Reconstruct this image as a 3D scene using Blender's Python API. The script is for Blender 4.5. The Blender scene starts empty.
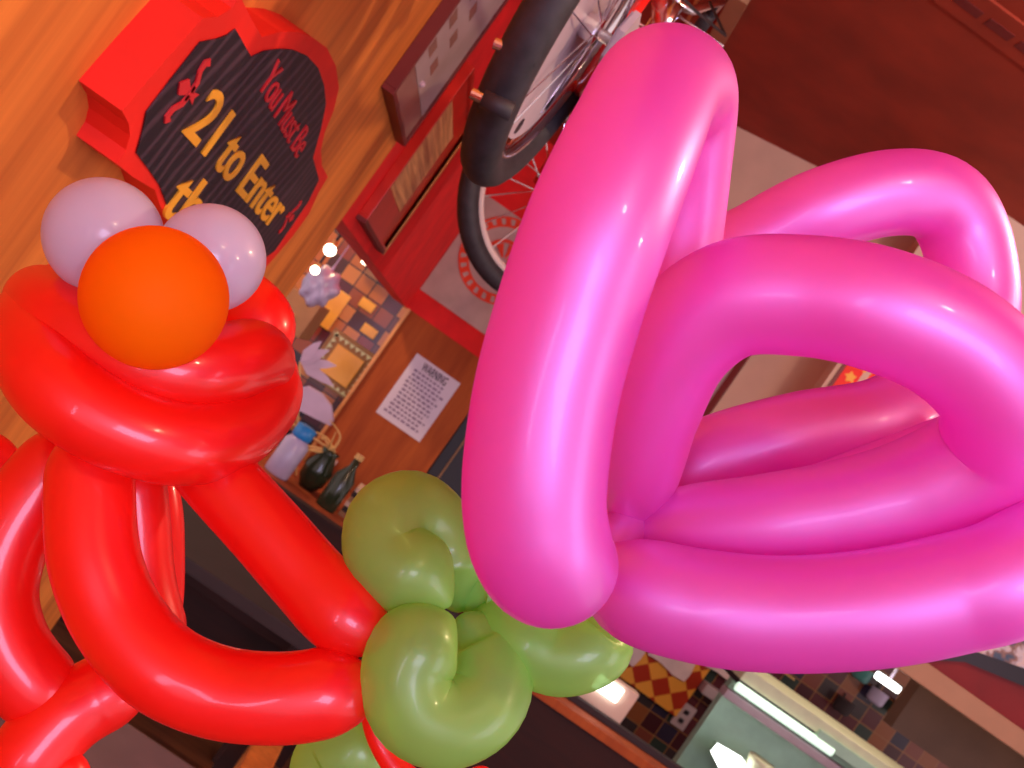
import bpy, bmesh, math, random
from mathutils import Vector, Matrix, Quaternion

S = bpy.context.scene
C = S.collection
random.seed(4)

# ------------------------------------------------------------------ camera
F = 1050.0
YAW, PITCH, ROLL = math.atan(50 / F), math.atan(25 / F), math.radians(35)
EYE = Vector((0, 0, 1.6))
CAM_R = (Matrix.Rotation(-YAW, 3, 'Z') @ Matrix.Rotation(math.pi / 2 + PITCH, 3, 'X') @ Matrix.Rotation(ROLL, 3, 'Z'))
cd = bpy.data.cameras.new('camera'); cam = bpy.data.objects.new('camera', cd); C.objects.link(cam)
cam.matrix_world = Matrix.Translation(EYE) @ CAM_R.to_4x4()
cd.sensor_width = 36; cd.lens = 36 * F / 1024; cd.clip_start = .02; cd.clip_end = 60
cd.dof.use_dof = True; cd.dof.focus_distance = .56; cd.dof.aperture_fstop = 22
S.camera = cam

# ------------------------------------------------------------------ world, view, assumed room lights
w = bpy.data.worlds.new('world'); S.world = w; w.use_nodes = True
w.node_tree.nodes['Background'].inputs[0].default_value = (1.0, .76, .74, 1)
w.node_tree.nodes['Background'].inputs[1].default_value = .62
S.view_settings.view_transform = 'Standard'; S.view_settings.look = 'None'
S.view_settings.gamma = 1; S.view_settings.use_curve_mapping = False
S.view_settings.exposure = 0.78

def area(name, loc, target, sx, sy, watts, col):
    l = bpy.data.lights.new(name, 'AREA'); l.shape = 'RECTANGLE'; l.size = sx; l.size_y = sy
    l.energy = watts; l.color = col
    o = bpy.data.objects.new(name, l); C.objects.link(o); o.location = loc
    o.rotation_euler = (Vector(target) - Vector(loc)).to_track_quat('-Z', 'Y').to_euler()
def bulb(name, loc, watts, col, r=.05):
    l = bpy.data.lights.new(name, 'POINT'); l.energy = watts; l.color = col; l.shadow_soft_size = r
    o = bpy.data.objects.new(name, l); C.objects.link(o); o.location = loc
area('assumed_daylight', (.9, -2.6, 2.0), (0, .6, 1.6), 1.2, .9, 30, (.66, .62, 1.0))  # area light behind the camera, assumed from bluish highlights; no window is built
area('assumed_daylight', (-.9, -2.3, 1.25), (0, .6, 1.6), .7, 1.1, 17, (.72, .62, 1.0))  # area light added for lavender streaks on the red balloons; no window there
area('assumed_daylight', (2.6, -.6, 2.1), (0, .8, 1.7), .9, 1.2, 10, (.80, .68, 1.0))  # assumed bluish light from the right; a bare area lamp without a window
bulb('assumed_ceiling_bulb', (.9, .9, 2.6), 24, (1, .70, .42), .04)  # unseen overhead bulb, assumed from the warm highlights; no fitting is built
bulb('assumed_ceiling_bulb', (1.6, -.2, 2.7), 12, (1, .74, .46), .04)  # another assumed overhead bulb, out of view
bulb('assumed_ceiling_bulb', (.45, -.9, 2.7), 14, (1, .74, .46), .05)  # third assumed bulb, behind the camera
bulb('assumed_kitchen_bulb', (-1.2, 5.2, 2.3), 22, (1, .66, .34), .06)  # unseen lamp assumed from the orange lit tiles
bulb('assumed_kitchen_bulb', (2.2, 4.4, 2.3), 20, (1, .88, .70), .08)  # unseen lamp added to light the right kitchen

# ------------------------------------------------------------------ pixel to place helpers
def ray(px, py):
    return CAM_R @ Vector(((px - 512) / F, -(py - 384) / F, -1))
def P(px, py, d): return EYE + ray(px, py) * d
def onX(px, py, x):
    r = ray(px, py); return EYE + r * (x / r.x)
def onY(px, py, y):
    r = ray(px, py); return EYE + r * (y / r.y)
def onZ(px, py, z):
    r = ray(px, py); return EYE + r * ((z - EYE.z) / r.z)

# ------------------------------------------------------------------ materials
def newmat(name):
    m = bpy.data.materials.new(name); m.use_nodes = True
    nt = m.node_tree; nt.nodes.clear()
    out = nt.nodes.new('ShaderNodeOutputMaterial')
    return m, nt, out
def N(nt, t, **kw):
    n = nt.nodes.new('ShaderNode' + t)
    for k, v in kw.items(): setattr(n, k, v)
    return n
def plain(name, col, rough=.6, metal=0, noise=.12, scale=8, emit=None, es=0, coat=0):
    m, nt, out = newmat(name); b = N(nt, 'BsdfPrincipled'); nt.links.new(b.outputs[0], out.inputs[0])
    b.inputs['Roughness'].default_value = rough; b.inputs['Metallic'].default_value = metal
    b.inputs['Coat Weight'].default_value = coat
    tc = N(nt, 'TexCoord'); nz = N(nt, 'TexNoise'); nz.inputs['Scale'].default_value = scale
    nz.inputs['Detail'].default_value = 4
    cr = N(nt, 'ValToRGB')
    cr.color_ramp.elements[0].position = .3; cr.color_ramp.elements[1].position = .7
    cr.color_ramp.elements[0].color = tuple(c * (1 - noise) for c in col) + (1,)
    cr.color_ramp.elements[1].color = tuple(min(1, c * (1 + noise)) for c in col) + (1,)
    nt.links.new(tc.outputs['Object'], nz.inputs['Vector']); nt.links.new(nz.outputs['Fac'], cr.inputs[0])
    nt.links.new(cr.outputs[0], b.inputs['Base Color'])
    if emit:
        b.inputs['Emission Color'].default_value = tuple(emit) + (1,); b.inputs['Emission Strength'].default_value = es
    return m
def wood(name, c1, c2, stretch, scale=1.0, rough=.45):
    """streaky grain running along the axis with the small stretch value"""
    m, nt, out = newmat(name); b = N(nt, 'BsdfPrincipled'); nt.links.new(b.outputs[0], out.inputs[0])
    b.inputs['Roughness'].default_value = rough
    tc = N(nt, 'TexCoord'); mp = N(nt, 'Mapping'); mp.inputs['Scale'].default_value = stretch
    n1 = N(nt, 'TexNoise'); n1.inputs['Scale'].default_value = 6 * scale; n1.inputs['Detail'].default_value = 8
    n1.inputs['Distortion'].default_value = .6
    n2 = N(nt, 'TexNoise'); n2.inputs['Scale'].default_value = 30 * scale; n2.inputs['Detail'].default_value = 5
    mx = N(nt, 'Math', operation='MULTIPLY_ADD'); mx.inputs[1].default_value = .35
    cr = N(nt, 'ValToRGB'); e = cr.color_ramp.elements
    e[0].position = .40; e[0].color = tuple(c1) + (1,); e[1].position = .86; e[1].color = tuple(c2) + (1,)
    L = nt.links.new
    L(tc.outputs['Object'], mp.inputs[0]); L(mp.outputs[0], n1.inputs['Vector']); L(mp.outputs[0], n2.inputs['Vector'])
    L(n2.outputs['Fac'], mx.inputs[0]); L(n1.outputs['Fac'], mx.inputs[2]); L(mx.outputs[0], cr.inputs[0])
    L(cr.outputs[0], b.inputs['Base Color'])
    return m
def tiles(name, cols, size, plane='XZ', rot=0, grout=(.05, .03, .02), gw=.06, rough=.25):
    m, nt, out = newmat(name); b = N(nt, 'BsdfPrincipled'); nt.links.new(b.outputs[0], out.inputs[0])
    b.inputs['Roughness'].default_value = rough; L = nt.links.new
    tc = N(nt, 'TexCoord'); sp = N(nt, 'SeparateXYZ'); cb = N(nt, 'CombineXYZ')
    L(tc.outputs['Object'], sp.inputs[0])
    a = {'X': 0, 'Y': 1, 'Z': 2}
    L(sp.outputs[a[plane[0]]], cb.inputs[0]); L(sp.outputs[a[plane[1]]], cb.inputs[1])
    mp = N(nt, 'Mapping'); mp.inputs['Scale'].default_value = (1 / size,) * 3; mp.inputs['Rotation'].default_value = (0, 0, rot)
    L(cb.outputs[0], mp.inputs[0])
    fl = N(nt, 'VectorMath', operation='FLOOR'); L(mp.outputs[0], fl.inputs[0])
    wn = N(nt, 'TexWhiteNoise', noise_dimensions='2D'); L(fl.outputs[0], wn.inputs['Vector'])
    cr = N(nt, 'ValToRGB'); cr.color_ramp.interpolation = 'CONSTANT'
    e = cr.color_ramp.elements
    while len(e) < len(cols): e.new(.5)
    for i, c in enumerate(cols): e[i].position = i / len(cols); e[i].color = tuple(c) + (1,)
    fr = N(nt, 'VectorMath', operation='FRACTION'); L(mp.outputs[0], fr.inputs[0])
    s2 = N(nt, 'SeparateXYZ'); L(fr.outputs[0], s2.inputs[0])
    mn = N(nt, 'Math', operation='MINIMUM'); L(s2.outputs[0], mn.inputs[0]); L(s2.outputs[1], mn.inputs[1])
    lt = N(nt, 'Math', operation='LESS_THAN'); L(mn.outputs[0], lt.inputs[0]); lt.inputs[1].default_value = gw
    mix = N(nt, 'MixRGB'); mix.inputs[2].default_value = tuple(grout) + (1,)
    L(wn.outputs['Value'], cr.inputs[0]); L(cr.outputs[0], mix.inputs[1]); L(lt.outputs[0], mix.inputs[0])
    L(mix.outputs[0], b.inputs['Base Color'])
    return m
def checker(name, c1, c2, size, rot):
    m, nt, out = newmat(name); b = N(nt, 'BsdfPrincipled'); nt.links.new(b.outputs[0], out.inputs[0])
    tc = N(nt, 'TexCoord'); sp = N(nt, 'SeparateXYZ'); cb = N(nt, 'CombineXYZ'); L = nt.links.new
    L(tc.outputs['Object'], sp.inputs[0]); L(sp.outputs[0], cb.inputs[0]); L(sp.outputs[2], cb.inputs[1])
    mp = N(nt, 'Mapping'); mp.inputs['Rotation'].default_value = (0, 0, rot); L(cb.outputs[0], mp.inputs[0])
    ck = N(nt, 'TexChecker'); ck.inputs['Scale'].default_value = 1 / size
    ck.inputs[1].default_value = tuple(c1) + (1,); ck.inputs[2].default_value = tuple(c2) + (1,)
    L(mp.outputs[0], ck.inputs['Vector']); L(ck.outputs[0], b.inputs['Base Color']); b.inputs['Roughness'].default_value = .3
    return m
def latex(name, col, trans=.3, clear=0.0, pearl=None, pearl_w=.0, rough=.28, tcol=None, matte=False):
    m, nt, out = newmat(name); L = nt.links.new
    b = N(nt, 'BsdfPrincipled')
    b.inputs['Base Color'].default_value = tuple(col) + (1,); b.inputs['Roughness'].default_value = rough
    b.inputs['Specular IOR Level'].default_value = .45 if not matte else .12
    b.inputs['Coat Weight'].default_value = .55 if not matte else .0
    b.inputs['Coat Roughness'].default_value = .07
    t = N(nt, 'BsdfTranslucent'); t.inputs[0].default_value = tuple(tcol or col) + (1,)
    a = N(nt, 'MixShader'); a.inputs[0].default_value = trans
    L(b.outputs[0], a.inputs[1]); L(t.outputs[0], a.inputs[2])
    cur = a
    if pearl:
        g = N(nt, 'BsdfAnisotropic'); g.inputs['Color'].default_value = tuple(pearl) + (1,); g.inputs['Roughness'].default_value = .46
        p = N(nt, 'MixShader'); p.inputs[0].default_value = pearl_w
        L(cur.outputs[0], p.inputs[1]); L(g.outputs[0], p.inputs[2]); cur = p
    if clear:
        lw = N(nt, 'LayerWeight'); lw.inputs[0].default_value = .35
        mr = N(nt, 'MapRange'); mr.inputs[3].default_value = clear; mr.inputs[4].default_value = clear * .25
        L(lw.outputs['Facing'], mr.inputs[0])
        tr = N(nt, 'BsdfTransparent'); tr.inputs[0].default_value = tuple(min(1, c * .5 + .5) for c in col) + (1,)
        p = N(nt, 'MixShader'); L(mr.outputs[0], p.inputs[0])
        L(cur.outputs[0], p.inputs[1]); L(tr.outputs[0], p.inputs[2]); cur = p
    L(cur.outputs[0], out.inputs[0])
    return m

M = {}
M['red_latex'] = latex('red_latex', (1.0, .012, .005), .38, rough=.3, tcol=(1, .03, .006), pearl=(1, .25, .40), pearl_w=.06)
M['pink_latex'] = latex('pink_latex', (1.0, .115, .72), .60, pearl=(.70, .44, 1.0), pearl_w=.26, rough=.42, tcol=(1, .15, .80))
M['green_latex'] = latex('green_latex', (.34, .70, .17), .5, clear=.36, tcol=(.55, .9, .20), pearl=(.7, .9, .5), pearl_w=.08)
M['white_latex'] = latex('white_latex', (.68, .69, .90), .45, clear=.05, tcol=(.75, .78, 1.0))
M['orange_latex'] = latex('orange_latex', (1.0, .24, .002), .5, rough=.6, matte=True, tcol=(1, .27, .002))
M['wood_panel'] = wood('wood_panel', (.46, .105, .014), (.90, .28, .045), (1, 1, .05), 1.6, .65)
M['wood_red'] = wood('wood_red', (.27, .038, .006), (.48, .10, .016), (1, 1, .12), 1.4, .8)
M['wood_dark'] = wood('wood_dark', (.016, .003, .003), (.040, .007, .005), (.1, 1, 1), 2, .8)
M['wood_floor'] = wood('wood_floor', (.07, .022, .010), (.24, .085, .035), (.12, 1, 1), 2)
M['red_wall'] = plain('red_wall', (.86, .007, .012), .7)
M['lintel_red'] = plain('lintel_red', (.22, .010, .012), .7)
M['sign_red'] = plain('sign_red', (.85, .014, .006), .6)
M['ceiling_red'] = plain('ceiling_red', (.33, .038, .016), .8, noise=.2, scale=5)
M['beige'] = plain('beige', (.72, .53, .42), .85, noise=.05)
M['beige_trim'] = plain('beige_trim', (.42, .22, .12), .6, noise=.08)
M['trim_dark'] = plain('trim_dark', (.16, .012, .014), .5)
M['grey_lav'] = plain('grey_lav', (.46, .36, .40), .5)
M['black'] = plain('black', (.014, .010, .018), .45)
M['rubber'] = plain('rubber', (.022, .018, .026), .6, noise=.3, scale=60)
M['chrome'] = plain('chrome', (.75, .72, .78), .16, metal=1, noise=.03)
M['bike_red'] = plain('bike_red', (.75, .012, .010), .25, coat=.7)
M['bike_grey'] = plain('bike_grey', (.42, .34, .40), .4)
M['gold'] = plain('gold', (.95, .42, .03), .5)
M['gold_frame'] = plain('gold_frame', (.62, .25, .07), .35, metal=.4)
M['paper'] = plain('paper', (.74, .66, .82), .7, noise=.03)
M['ink'] = plain('ink', (.28, .20, .36), .7)
M['ink_dark'] = plain('ink_dark', (.05, .03, .08), .7)
M['ink_red'] = plain('ink_red', (.62, .02, .03), .5)
M['poster_red'] = plain('poster_red', (.60, .022, .012), .3)
M['poster_tan'] = wood('poster_tan', (.30, .07, .03), (.95, .52, .22), (1, .25, 9), 1.2)
M['plaque'] = plain('plaque', (.34, .19, .17), .25)
M['emblem'] = plain('emblem', (.95, .06, .015), .6)
M['panel_white'] = plain('panel_white', (.58, .46, .46), .6)
TILE = [(.26, .04, .02), (.07, .012, .012), (.50, .15, .03), (.018, .008, .02), (.32, .07, .02), (.16, .05, .03), (.60, .22, .05), (.10, .012, .02)]
M['tile_left'] = tiles('tile_left', TILE, .105, grout=(.06, .02, .015), gw=.09)
M['tile_right'] = tiles('tile_right', [(.045, .03, .035), (.10, .02, .03), (.03, .045, .04), (.20, .05, .035), (.03, .02, .05), (.26, .08, .03), (.06, .012, .02)], .115, grout=(.30, .13, .05), gw=.06)
M['harlequin'] = checker('harlequin', (.85, .36, .05), (.42, .03, .01), .105, math.radians(45))
M['yellow_tile'] = plain('yellow_tile', (1.0, .46, .06), .3, emit=(1, .5, .1), es=0)
M['mint'] = plain('mint', (.42, .66, .50), .35, metal=.25)
M['cream'] = plain('cream', (.68, .72, .48), .5)
M['lamp_white'] = plain('lamp_white', (.9, .9, .9), .4, emit=(.95, 1, .95), es=3)
M['lamp_warm'] = plain('lamp_warm', (.9, .8, .6), .4, emit=(1, .86, .62), es=5)
M['cloth'] = plain('cloth', (.76, .58, .60), .8)
M['plastic'] = plain('plastic', (.50, .44, .66), .25)
M['lav'] = plain('lav', (.62, .46, .62), .5)
M['blue'] = plain('blue', (.02, .22, .60), .35)
M['teal'] = plain('teal', (.08, .26, .26), .35)
M['straw'] = plain('straw', (.75, .45, .16), .5)
M['bottle'] = plain('bottle', (.025, .035, .018), .15)
M['tan'] = plain('tan', (.34, .18, .09), .7)
M['olive'] = plain('olive', (.12, .07, .04), .7)
M['table_grey'] = plain('table_grey', (.16, .12, .15), .5)
M['tube_glow'] = plain('tube_glow', (.7, .9, .75), .4, emit=(.75, 1, .82), es=.55)
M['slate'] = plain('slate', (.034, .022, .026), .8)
m, nt, out = newmat('dark_streaks'); b = N(nt, 'BsdfPrincipled'); nt.links.new(b.outputs[0], out.inputs[0])
tc = N(nt, 'TexCoord'); wv = N(nt, 'TexWave'); wv.bands_direction = 'Y'; wv.inputs['Scale'].default_value = 7
wv.inputs['Distortion'].default_value = 7; wv.inputs['Detail'].default_value = 3; wv.inputs['Detail Scale'].default_value = .8
mpp = N(nt, 'Mapping'); mpp.inputs['Rotation'].default_value = (0.5, 0, 0); mpp.inputs['Scale'].default_value = (1, 1.6, .8)
cr = N(nt, 'ValToRGB'); cr.color_ramp.elements[0].color = (.012, .006, .015, 1); cr.color_ramp.elements[1].color = (.060, .032, .052, 1)
cr.color_ramp.elements[0].position = .5
nt.links.new(tc.outputs['Object'], mpp.inputs[0]); nt.links.new(mpp.outputs[0], wv.inputs[0]); nt.links.new(wv.outputs['Fac'], cr.inputs[0]); nt.links.new(cr.outputs[0], b.inputs['Base Color'])
b.inputs['Roughness'].default_value = .5
M['dark_streaks'] = m
m, nt, out = newmat('collage'); b = N(nt, 'BsdfPrincipled'); nt.links.new(b.outputs[0], out.inputs[0])
tc = N(nt, 'TexCoord'); vz = N(nt, 'TexNoise'); vz.inputs['Scale'].default_value = 26; vz.inputs['Detail'].default_value = 3
cr = N(nt, 'ValToRGB'); e = cr.color_ramp.elements; e[0].position = .35; e[0].color = (.06, .10, .16, 1); e[1].position = .62; e[1].color = (.70, .55, .48, 1)
x = e.new(.45); x.color = (.30, .16, .12, 1); x = e.new(.52); x.color = (.62, .56, .60, 1)
nt.links.new(tc.outputs['Object'], vz.inputs['Vector']); nt.links.new(vz.outputs['Fac'], cr.inputs[0]); nt.links.new(cr.outputs[0], b.inputs['Base Color'])
M['collage'] = m

# ------------------------------------------------------------------ object helpers
def obj(name, bm, mat, parent=None, smooth=False):
    me = bpy.data.meshes.new(name); bmesh.ops.recalc_face_normals(bm, faces=bm.faces); bm.to_mesh(me); bm.free()
    me.materials.append(M[mat])
    if smooth:
        for p in me.polygons: p.use_smooth = True
    o = bpy.data.objects.new(name, me); C.objects.link(o)
    if parent: attach(o, parent)
    return o
def attach(o, parent):
    bpy.context.view_layer.update()
    o.parent = parent; o.matrix_parent_inverse = parent.matrix_world.inverted()
def thing(name, label, cat, loc=(0, 0, 0), group=None):
    o = bpy.data.objects.new(name, None); C.objects.link(o); o.location = loc
    o.empty_display_size = .05
    o['label'] = label; o['category'] = cat
    if group: o['group'] = group
    bpy.context.view_layer.update()
    return o
def tag(o, label, cat, group=None):
    o['label'] = label; o['category'] = cat
    if group: o['group'] = group
    return o
def struct(o): o['kind'] = 'structure'; return o
def box_bm(x0, x1, y0, y1, z0, z1, bev=0, bm=None):
    bm = bm or bmesh.new()
    r = bmesh.ops.create_cube(bm, size=1)
    for v in r['verts']:
        v.co = Vector(((x0 + x1) / 2 + v.co.x * (x1 - x0), (y0 + y1) / 2 + v.co.y * (y1 - y0), (z0 + z1) / 2 + v.co.z * (z1 - z0)))
    if bev:
        es = list({e for v in r['verts'] for e in v.link_edges})
        bmesh.ops.bevel(bm, geom=es, offset=bev, segments=2, affect='EDGES', profile=.7)
    return bm
def prism_bm(pts, off, bev=0):
    """outline pts (3-D) extruded by vector off"""
    bm = bmesh.new(); off = Vector(off)
    a = [bm.verts.new(p) for p in pts]; b_ = [bm.verts.new(Vector(p) + off) for p in pts]
    n = len(a); fr = bm.faces.new(a); bm.faces.new(b_[::-1])
    for i in range(n): bm.faces.new((a[i], b_[i], b_[(i + 1) % n], a[(i + 1) % n]))
    if bev:
        bmesh.ops.bevel(bm, geom=list(fr.edges), offset=bev, segments=2, affect='EDGES')
    return bm
def sweep_bm(pts, radii, sides=12, bm=None, caps=True, squash=1.0):
    bm = bm or bmesh.new(); pts = [Vector(p) for p in pts]; n = len(pts)
    t = [(pts[min(i + 1, n - 1)] - pts[max(i - 1, 0)]).normalized() for i in range(n)]
    ref = Vector((0, 0, 1)) if abs(t[0].z) < .9 else Vector((1, 0, 0))
    u = (ref - t[0] * ref.dot(t[0])).normalized(); rings = []
    for i in range(n):
        if i:
            q = t[i - 1].rotation_difference(t[i]); u = q @ u
            u = (u - t[i] * u.dot(t[i])).normalized()
        v = t[i].cross(u); r = radii[i] if hasattr(radii, '__len__') else radii
        rings.append([bm.verts.new(pts[i] + (u * math.cos(2 * math.pi * k / sides) + v * math.sin(2 * math.pi * k / sides) * squash) * r) for k in range(sides)])
    for i in range(n - 1):
        for k in range(sides):
            k2 = (k + 1) % sides
            bm.faces.new((rings[i][k], rings[i][k2], rings[i + 1][k2], rings[i + 1][k]))
    if caps:
        bm.faces.new(rings[0][::-1]); bm.faces.new(rings[-1])
    return bm
def catmull(pts, per=14):
    """pts: tuples of any length, interpolated"""
    out = []; n = len(pts)
    for i in range(n - 1):
        p0, p1, p2, p3 = pts[max(i - 1, 0)], pts[i], pts[i + 1], pts[min(i + 2, n - 1)]
        for k in range(per):
            s = k / per
            out.append(tuple(.5 * (2 * b + (c - a) * s + (2 * a - 5 * b + 4 * c - d) * s * s + (3 * b - a - 3 * c + d) * s ** 3)
                             for a, b, c, d in zip(p0, p1, p2, p3)))
    out.append(tuple(pts[-1])); return out
def balloon(name, path, R, mat, parent, end=1.0, sides=40):
    """inflated tube balloon: path = (px, py, depth[, radius factor]); pinched rounded ends"""
    pts = [(*P(p[0], p[1], p[2]), (p[3] if len(p) > 3 else 1)) for p in path]
    c = catmull(pts, 22); pos = [Vector(q[:3]) for q in c]; fac = [q[3] for q in c]
    d = [0]
    for i in range(1, len(pos)): d.append(d[-1] + (pos[i] - pos[i - 1]).length)
    T = d[-1]
    # resample with dense ends
    ts = []
    e = min(R * 1.25 * end, T * .45)
    for k in range(12): ts.append(e * (1 - math.cos(k / 12 * math.pi / 2)))
    nm = max(16, int((T - 2 * e) / .004))
    for k in range(nm + 1): ts.append(e + (T - 2 * e) * k / nm)
    for k in range(11, -1, -1): ts.append(T - e * (1 - math.cos(k / 12 * math.pi / 2)))
    P2, R2 = [], []
    j = 0
    for s in ts:
        while j < len(d) - 2 and d[j + 1] < s: j += 1
        f = (s - d[j]) / max(1e-9, d[j + 1] - d[j]); f = min(1, max(0, f))
        q = pos[j].lerp(pos[j + 1], f); fr = fac[j] * (1 - f) + fac[j + 1] * f
        m_ = min(s, T - s) / e
        k = 1 if m_ >= 1 else math.sqrt(max(0, 1 - (1 - m_) ** 2))
        P2.append(q); R2.append(max(.0012, R * fr * k))
    bm = sweep_bm(P2, R2, sides)
    return obj(name, bm, mat, parent, True)
def round_balloon(name, px, py, d, rpx, mat, parent, stretch=1.06, down=(0, 0, -1)):
    c = P(px, py, d); r = rpx * d / F; bm = bmesh.new()
    bmesh.ops.create_uvsphere(bm, u_segments=48, v_segments=32, radius=r)
    for v in bm.verts:
        if v.co.z < 0: v.co.z *= stretch
        if v.co.z < -r * .98: v.co.z -= r * .03
    # neck and knot
    sweep_bm([(0, 0, -r * stretch * .98), (0, 0, -r * stretch - .006), (0, 0, -r * stretch - .010)], [.004, .0025, .005], 10, bm)
    q = Vector((0, 0, -1)).rotation_difference(Vector(down).normalized())
    bm.transform(Matrix.Translation(c) @ q.to_matrix().to_4x4())
    return obj(name, bm, mat, parent, True)
def words(name, s, a, b, height, nrm, mat, parent, depth=.002):
    wd = {'1': .6, 't': .55, 'r': .7, 'M': 1.5, ' ': .5}; tot = sum(wd.get(c, 1) for c in s); k = 0; a, b = Vector(a), Vector(b)
    for w_ in s.split(' '):
        L = sum(wd.get(c, 1) for c in w_)
        text_obj(name, w_, a.lerp(b, k / tot), a.lerp(b, (k + L - .12) / tot), height, nrm, mat, parent, depth); k += L + .5
def text_obj(name, s, mid_l, mid_r, height, nrm, mat, parent, depth=.002, up=Vector((0, 0, 1)), squeeze=None):
    """text whose middle line runs from mid_l to mid_r"""
    cu = bpy.data.curves.new(name, 'FONT'); cu.body = s; cu.extrude = .02; cu.offset = 0 if s in ('You', 'Must', 'Be') else .012; cu.align_x = 'LEFT'
    o = bpy.data.objects.new(name, cu); C.objects.link(o); bpy.context.view_layer.update()
    dg = bpy.context.evaluated_depsgraph_get(); me = bpy.data.meshes.new_from_object(o.evaluated_get(dg))
    bpy.data.objects.remove(o); bpy.data.curves.remove(cu)
    xs = [v.co.x for v in me.vertices]; ys = [v.co.y for v in me.vertices]
    x0, x1, y0, y1 = min(xs), max(xs), 0, .70
    right = (Vector(mid_r) - Vector(mid_l)); L = right.length; right.normalize()
    upv = nrm.cross(right).normalized()
    for v in me.vertices:
        a = (v.co.x - x0) / (x1 - x0) * L; h = (v.co.y - .35) / .70 * height; z = v.co.z / .02 * depth
        v.co = Vector(mid_l) + right * a + upv * h + nrm * z
    me.materials.clear(); me.materials.append(M[mat])
    o = bpy.data.objects.new(name, me); C.objects.link(o)
    if parent: attach(o, parent)
    return o

# ------------------------------------------------------------------ the setting
XW = -.458          # face of the left wall
ZR = 1.755          # underside of the red soffit walls
CE = 3.0
struct(obj('floor', box_bm(-3, 5, -3, 7.2, -.1, 0), 'wood_floor'))
struct(obj('ceiling', box_bm(-3, 5, -3, 7.2, CE, CE + .1), 'ceiling_red'))
yl = 2.64
struct(obj('wall_left', box_bm(XW - .12, XW, -1.2, yl, 0, CE), 'wood_panel'))
struct(obj('wall_left_far', box_bm(XW - .10, XW, yl, 6.1, ZR, CE), 'red_wall'))
struct(obj('wall_back', box_bm(XW, .30, 6.0, 6.1, ZR, CE), 'red_wall'))
struct(obj('wall_partition', box_bm(-.43, .175, 5.98, 6.08, 0, ZR), 'wood_red'))
struct(obj('trim_1', box_bm(-.445, -.425, 5.955, 6.0, 0, ZR), 'gold_frame'))
struct(obj('wall_kitchen', box_bm(-3, -.30, 6.5, 6.6, 0, CE), 'tile_left'))
struct(obj('wall_kitchen_right', box_bm(-.30, 5, 6.5, 6.6, 0, CE), 'tile_right'))
# beige dining room wall, stepping nearer towards the right
def slab(name, a, b, z0, z1, th, mat):
    a = Vector((a[0], a[1], 0)); b = Vector((b[0], b[1], 0)); t = (b - a).normalized(); n = Vector((-t.y, t.x, 0)) * th
    return struct(obj(name, prism_bm([a + Vector((0, 0, z0)), b + Vector((0, 0, z0)), b + n + Vector((0, 0, z0)), a + n + Vector((0, 0, z0))], (0, 0, z1 - z0)), mat))
slab('wall_right', (.20, 4.05), (1.075, 3.619), 1.74, CE, .1, 'beige')
slab('wall_right_side', (1.075, 3.619), (.95, 3.22), 1.74, CE, .1, 'beige')
slab('wall_right_near', (.95, 3.22), (3.4, 3.0), 1.80, CE, .1, 'beige')

exec_parts = []
# red lintel over the kitchen hatch with a beige board along its foot
yL = 3.0
zA = onY(960, 700, yL).z
lz0, lz1 = onY(1024, 757, yL).z, onY(1024, 731, yL).z
struct(obj('trim_2', box_bm(1.0, 4.2, yL - .03, yL + .12, lz0, lz1, .004), 'beige_trim'))
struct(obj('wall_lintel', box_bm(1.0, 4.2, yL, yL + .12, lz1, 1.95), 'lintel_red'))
struct(obj('trim_3', box_bm(2.02, 4.2, 3.72, 3.8, 1.46, lz0 + .02), 'olive'))

# ------------------------------------------------------------------ "You Must Be 21" sign
xs = -.408
outer = [(203, 18), (218, 17), (232, 8), (240, -4), (253, 22), (262, 37), (280, 32), (297, 32), (312, 37), (327, 48), (336, 66), (339, 88), (334, 110), (325, 132),
         (321, 150), (322, 166), (328, 177), (319, 192), (309, 214), (293, 236), (276, 256), (262, 272), (240, 276), (222, 262), (205, 270), (190, 262), (178, 236), (160, 206),
         (155, 190), (133, 177), (117, 164), (126, 150), (130, 136), (129, 124), (122, 111), (157, 70)]
inner = [(199, 41), (215, 38), (226, 34), (234, 28), (243, 44), (250, 56), (263, 50), (278, 48), (292, 49), (306, 55), (317, 67), (323, 84), (325, 103), (320, 128),
         (312, 157), (318, 179), (308, 200), (292, 224), (274, 250), (258, 262), (240, 264), (222, 250), (204, 256), (193, 250), (184, 232), (166, 205), (158, 184),
         (147, 168), (135, 152), (139, 138), (142, 126), (145, 111), (170, 78)]
sign = thing('wall_sign', 'red scalloped wall sign with a dark face and yellow lettering on the wood panelling', 'sign', onX(230, 140, XW))
o_pts = [onX(x, y, xs) for x, y in outer]; i_pts = [onX(x, y, xs) for x, y in inner]
obj('sign_body', prism_bm(o_pts, (XW - xs - .0005, 0, 0)), 'sign_red', sign)
obj('face_panel', prism_bm([p + Vector((.001, 0, 0)) for p in i_pts], (.0012, 0, 0)), 'dark_streaks', sign)
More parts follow.
